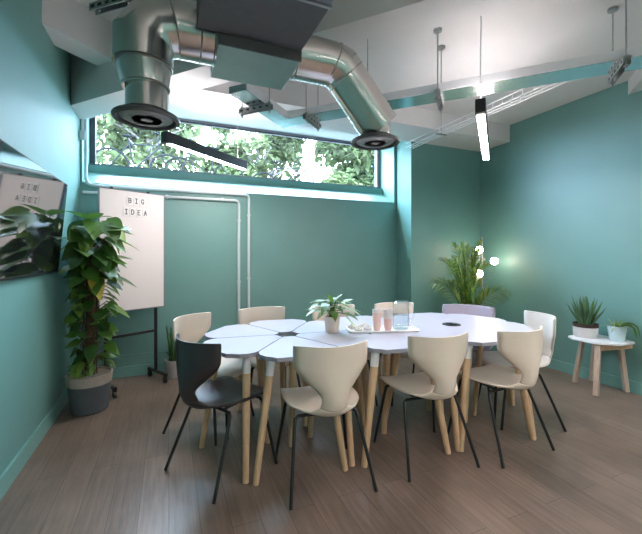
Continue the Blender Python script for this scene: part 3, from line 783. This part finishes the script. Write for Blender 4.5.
jg = thing('water_jug', 'clear glass water jug with handle at the right of the tray', 'jug', ontray(.14, -.02))
gl = MB().lathe([(1e-5, 0), (.055, 0), (.062, .015), (.064, .12), (.058, .165), (.060, .20), (.0575, .20), (.0555, .165), (.061, .12), (.059, .018), (.052, .006), (1e-5, .006)], (0, 0, 0), 32).build('glass_body', M['jug'], jg)
MB().tube([(.055, 0, .185), (.095, -.01, .18), (.115, -.015, .14), (.105, -.01, .08), (.06, 0, .055)], .007, 10).build('handle', M['jug'], jg)
MB().lathe([(1e-5, .007), (.058, .018), (.0602, .11), (1e-5, .11)], (0, 0, 0), 28).build('water', M['water'], jg)
MB().lathe([(1e-5, .205), (.05, .204), (.063, .2), (.063, .207), (.045, .214), (1e-5, .216)], (0, 0, 0), 24).build('lid', M['jug'], jg)
for i, (u, v, lab) in enumerate([(-.215, .03, 'crumpled white paper napkin at the left end of the tray'), (-.185, -.055, 'crumpled white paper napkin at the front left corner of the tray'), (-.125, .045, 'crumpled white paper napkin behind the tumblers'), (-.115, -.03, 'crumpled white paper napkin left of the tumblers')]):
    t = thing('paper_napkin', lab, 'napkin', ontray(u, v), 0, 'napkins on the tray')
    k = MB(); k.ball((0, 0, .017), .034, 9, 0, (1.1, .85, .5))
    k.v = [(x * (1 + random.uniform(-.16, .16)), y * (1 + random.uniform(-.16, .16)), max(0, z * (1 + random.uniform(-.25, .25)))) for x, y, z in k.v]
    k.build('crumpled_sheet', M['paper'] if i % 2 else M['pinkw'], t, smooth=False)

# ------------------------------------------------------------------ stool with plants on the right
so_ = thing('side_stool', 'low side stool with grey oak legs and white top at the right wall', 'stool', (3.72, 2.09, 0))
k = MB().prism(rounded([(-.15, .20), (-.20, .12), (-.185, -.09), (-.05, -.20), (.15, -.205), (.195, -.12), (.195, .14), (.13, .21)], [.02] * 8, 4), .468, .486)
k.build('stool_top', M['wht'], so_, bevel=.002)
for (tx, ty), (fx, fy) in (((-.02, .14), (-.02, .215)), ((-.15, -.07), (-.20, -.08)), ((.12, -.10), (.165, -.13)), ((.15, .12), (.185, .18))):
    MB().bar((tx, ty, .468), (fx, fy, .012), .042, .034).build('leg', M['greyoak'], so_, bevel=.003)
MB().bar((-.155, -.07, .436), (.225, -.135, .436), .03, .06).build('apron_rail', M['oak'], so_, bevel=.003)
al = thing('potted_aloe', 'spiky aloe in a two-tone white pot on the side stool', 'potted plant', (3.69, 2.20, .486))
pot(al, .098, .102, .125, M['potw'], M['soil'], .028)
k = MB()
for i in range(24):
    a = i * 2.4; el = 1.52 - .6 * (i / 24) ** 1.5; L = random.uniform(.22, .30)
    b0 = V((.03 * math.cos(a) * i / 24, .03 * math.sin(a) * i / 24, .10)); dv = rd(a, el)
    k.tube([b0, b0 + dv * L * .35, b0 + dv * L * .75, b0 + dv * L + V((0, 0, .01))], [.012, .013, .008, .001], 6, random.choice((0, 1)))
k.build('foliage', [M['lb'], M['l2']], al)
sd = thing('potted_spider_plant', 'trailing light green plant in a pale blue glazed pot on the side stool', 'potted plant', (3.785, 1.985, .486))
pot(sd, .058, .074, .135, M['potb'])
k = MB()
for i in range(26):
    a = i * 2.4; k.leaf((.02 * math.cos(a), .02 * math.sin(a), .12), rd(a, random.uniform(.3, 1.2)), random.uniform(.08, .15), .02, random.uniform(.3, .8), random.choice((0, 1, 1)))
for (ax, zz, L) in ((-.9, .14, .24), (-.5, .13, .22), (-1.2, .13, .2)):
    dv = rd(ax, .5); p = V((.02, -.02, zz)); pts = []
    for j in range(8):
        pts.append(p.copy()); p = p + rd(ax, .7 - j * .5 if j < 5 else -1.4) * (L / 7)
    k.tube(pts, [.008, .009, .009, .008, .007, .006, .004, .001], 5, 2)
k.build('foliage', [M['l3'], M['lp'], M['l2']], sd)

# floor lamp with globes
fl = thing('floor_lamp', 'slim floor lamp with small glowing globes beside the palm', 'lamp', (3.67, 3.42, 0))
MB().lathe([(.13, 0), (.13, .015), (.02, .022), (1e-5, .022)], (0, 0, 0), 28).build('base', M['black'], fl)
MB().tube([(0, 0, .02), (0, 0, 1.50)], .008, 10).build('pole', M['steel'], fl)
for (dx, dy, z) in ((-.105, -.05, 1.33), (.115, -.085, 1.19), (-.17, -.11, 1.04)):
    ar = MB().tube([(0, 0, z - .03), (dx * .6, dy * .6, z - .035), (dx, dy, z - .04)], .005, 8).build('arm', M['steel'], fl)
    MB().ball((dx, dy, z), .046, 10).build('globe', M['globe'], ar)

# ------------------------------------------------------------------ outside
GH = 2.70
struct(MB().box((2.5, 17.6, GH - .5), (40, 20, 1.0)).box((2.5, 6.18, 1.5), (40, 2.84, .6)).build('ground_outside', M['pave'], smooth=False), 'pale paving outside the window')
def bicycle(loc, rz, label):
    t = thing('bicycle', label, 'bicycle', loc, rz, 'bicycles outside the window')
    for x in (-.52, .52):
        wv = MB().torus((x, 0, .34), .325, .019, (0, 1, 0), 36, 8).build('wheel', M['tyre'], t)
        k = MB()
        for i in range(14):
            a = i * math.pi / 7; k.tube([(x, 0, .34), (x + .31 * math.cos(a), 0, .34 + .31 * math.sin(a))], .0015, 4)
        k.torus((x, 0, .34), .31, .008, (0, 1, 0), 30, 6); k.tube([(x, -.04, .34), (x, .04, .34)], .02, 10); k.build('spokes', M['bikeg'], wv)
    MB().tube([(-.52, 0, .34), (-.10, 0, .30), (.36, 0, .78)], .016, 8).tube([(-.10, 0, .30), (-.20, 0, .86)], .016, 8).tube([(-.52, .03, .34), (-.19, .0, .80), (.36, 0, .83)], .014, 8).tube([(.52, 0, .34), (.44, 0, .55), (.34, 0, .92)], .014, 8).build('frame', M['bikeg'], t)
    MB().tube([(.34, 0, .90), (.34, 0, 1.0)], .013, 8).tube([(.24, -.28, 1.02), (.36, -.2, 1.03), (.38, 0, 1.0), (.36, .2, 1.03), (.24, .28, 1.02)], .012, 8).build('handlebar', M['bikeg'], t)
    MB().tube([(-.20, 0, .84), (-.215, 0, .93)], .013, 8).lathe([(1e-5, .93), (.05, .935), (.075, .955), (.06, .975), (1e-5, .985)], (-.24, 0, 0), 14).box((-.14, 0, .965), (.16, .05, .03)).build('saddle', M['tyre'], t)
    MB().torus((-.10, 0, .30), .085, .007, (0, 1, 0), 20, 6).tube([(-.10, .05, .30), (-.04, .06, .15)], .008, 6).tube([(-.10, -.05, .30), (-.16, -.06, .45)], .008, 6).build('crank', M['steel'], t)
bicycle((-.55, 8.2, GH), R(4), 'grey bicycle outside at the left of the window')
bicycle((.75, 8.4, GH), R(184), 'grey bicycle outside partly behind the hanging black lamp')
bicycle((2.75, 9.0, GH), R(-8), 'grey bicycle outside near the middle of the window')
def tree(x, y, h, r, n, label, seed, low=.25, ls=.26):
    rng = random.Random(seed)
    t = thing('tree', label, 'tree', (x, y, GH), 0, 'trees outside the window')
    k = MB().tube([(0, 0, 0), (.05, .03, h * .35), (-.05, 0, h * .7)], [.13, .10, .05], 9)
    for i in range(9):
        a = i * 2.4; z = h * rng.uniform(.25, .6); k.tube([(0, 0, z), (r * .35 * math.cos(a), r * .35 * math.sin(a), z + h * .12), (r * .7 * math.cos(a), r * .7 * math.sin(a), z + h * .18)], [.05, .035, .012], 6)
    k.build('trunk', M['bark'], t)
    f = MB(); blobs = [(V((rng.uniform(-r, r) * .7, rng.uniform(-r, r) * .5, h * rng.uniform(low, .95))), r * rng.uniform(.28, .5)) for _ in range(22)]
    for i in range(n):
        c_, br = rng.choice(blobs); v = V((rng.gauss(0, 1), rng.gauss(0, 1), rng.gauss(0, 1))).normalized() * br * rng.uniform(.6, 1.05)
        f.leaf(c_ + v, V((rng.uniform(-1, 1), rng.uniform(-1, 1), rng.uniform(-1, .5))), ls * rng.uniform(.8, 1.6), ls * .75, .2, rng.choice((0, 1)), n=2)
    f.build('foliage', [M['t1'], M['t2']], t)
tree(-4.3, 14.2, 3.9, 1.9, 3000, 'pale leafy tree outside at the left end of the window', 1, .12)
tree(-.6, 13.4, 4.0, 1.9, 6000, 'leafy tree outside above the bicycles behind the hanging lamp', 2, .03)
tree(3.2, 13.8, 4.2, 2.0, 8000, 'dense leafy tree outside near the middle of the window', 3, .03)
tree(6.9, 12.8, 4.2, 1.7, 8000, 'dense tree outside right of the middle of the window', 4, .02)
tree(10.4, 14.6, 4.6, 1.9, 5000, 'sunlit tree outside at the right end of the window', 5, .40)

sc = bpy.context.scene
sc.view_settings.view_transform = 'Standard'; sc.view_settings.look = 'None'
sc.view_settings.exposure = 0.0; sc.view_settings.gamma = 1; sc.view_settings.use_curve_mapping = False
sc.cycles.max_bounces = 10; sc.cycles.diffuse_bounces = 6; sc.cycles.transparent_max_bounces = 16
sc.cycles.caustics_reflective = False; sc.cycles.caustics_refractive = False
sc.cycles.use_denoising = True
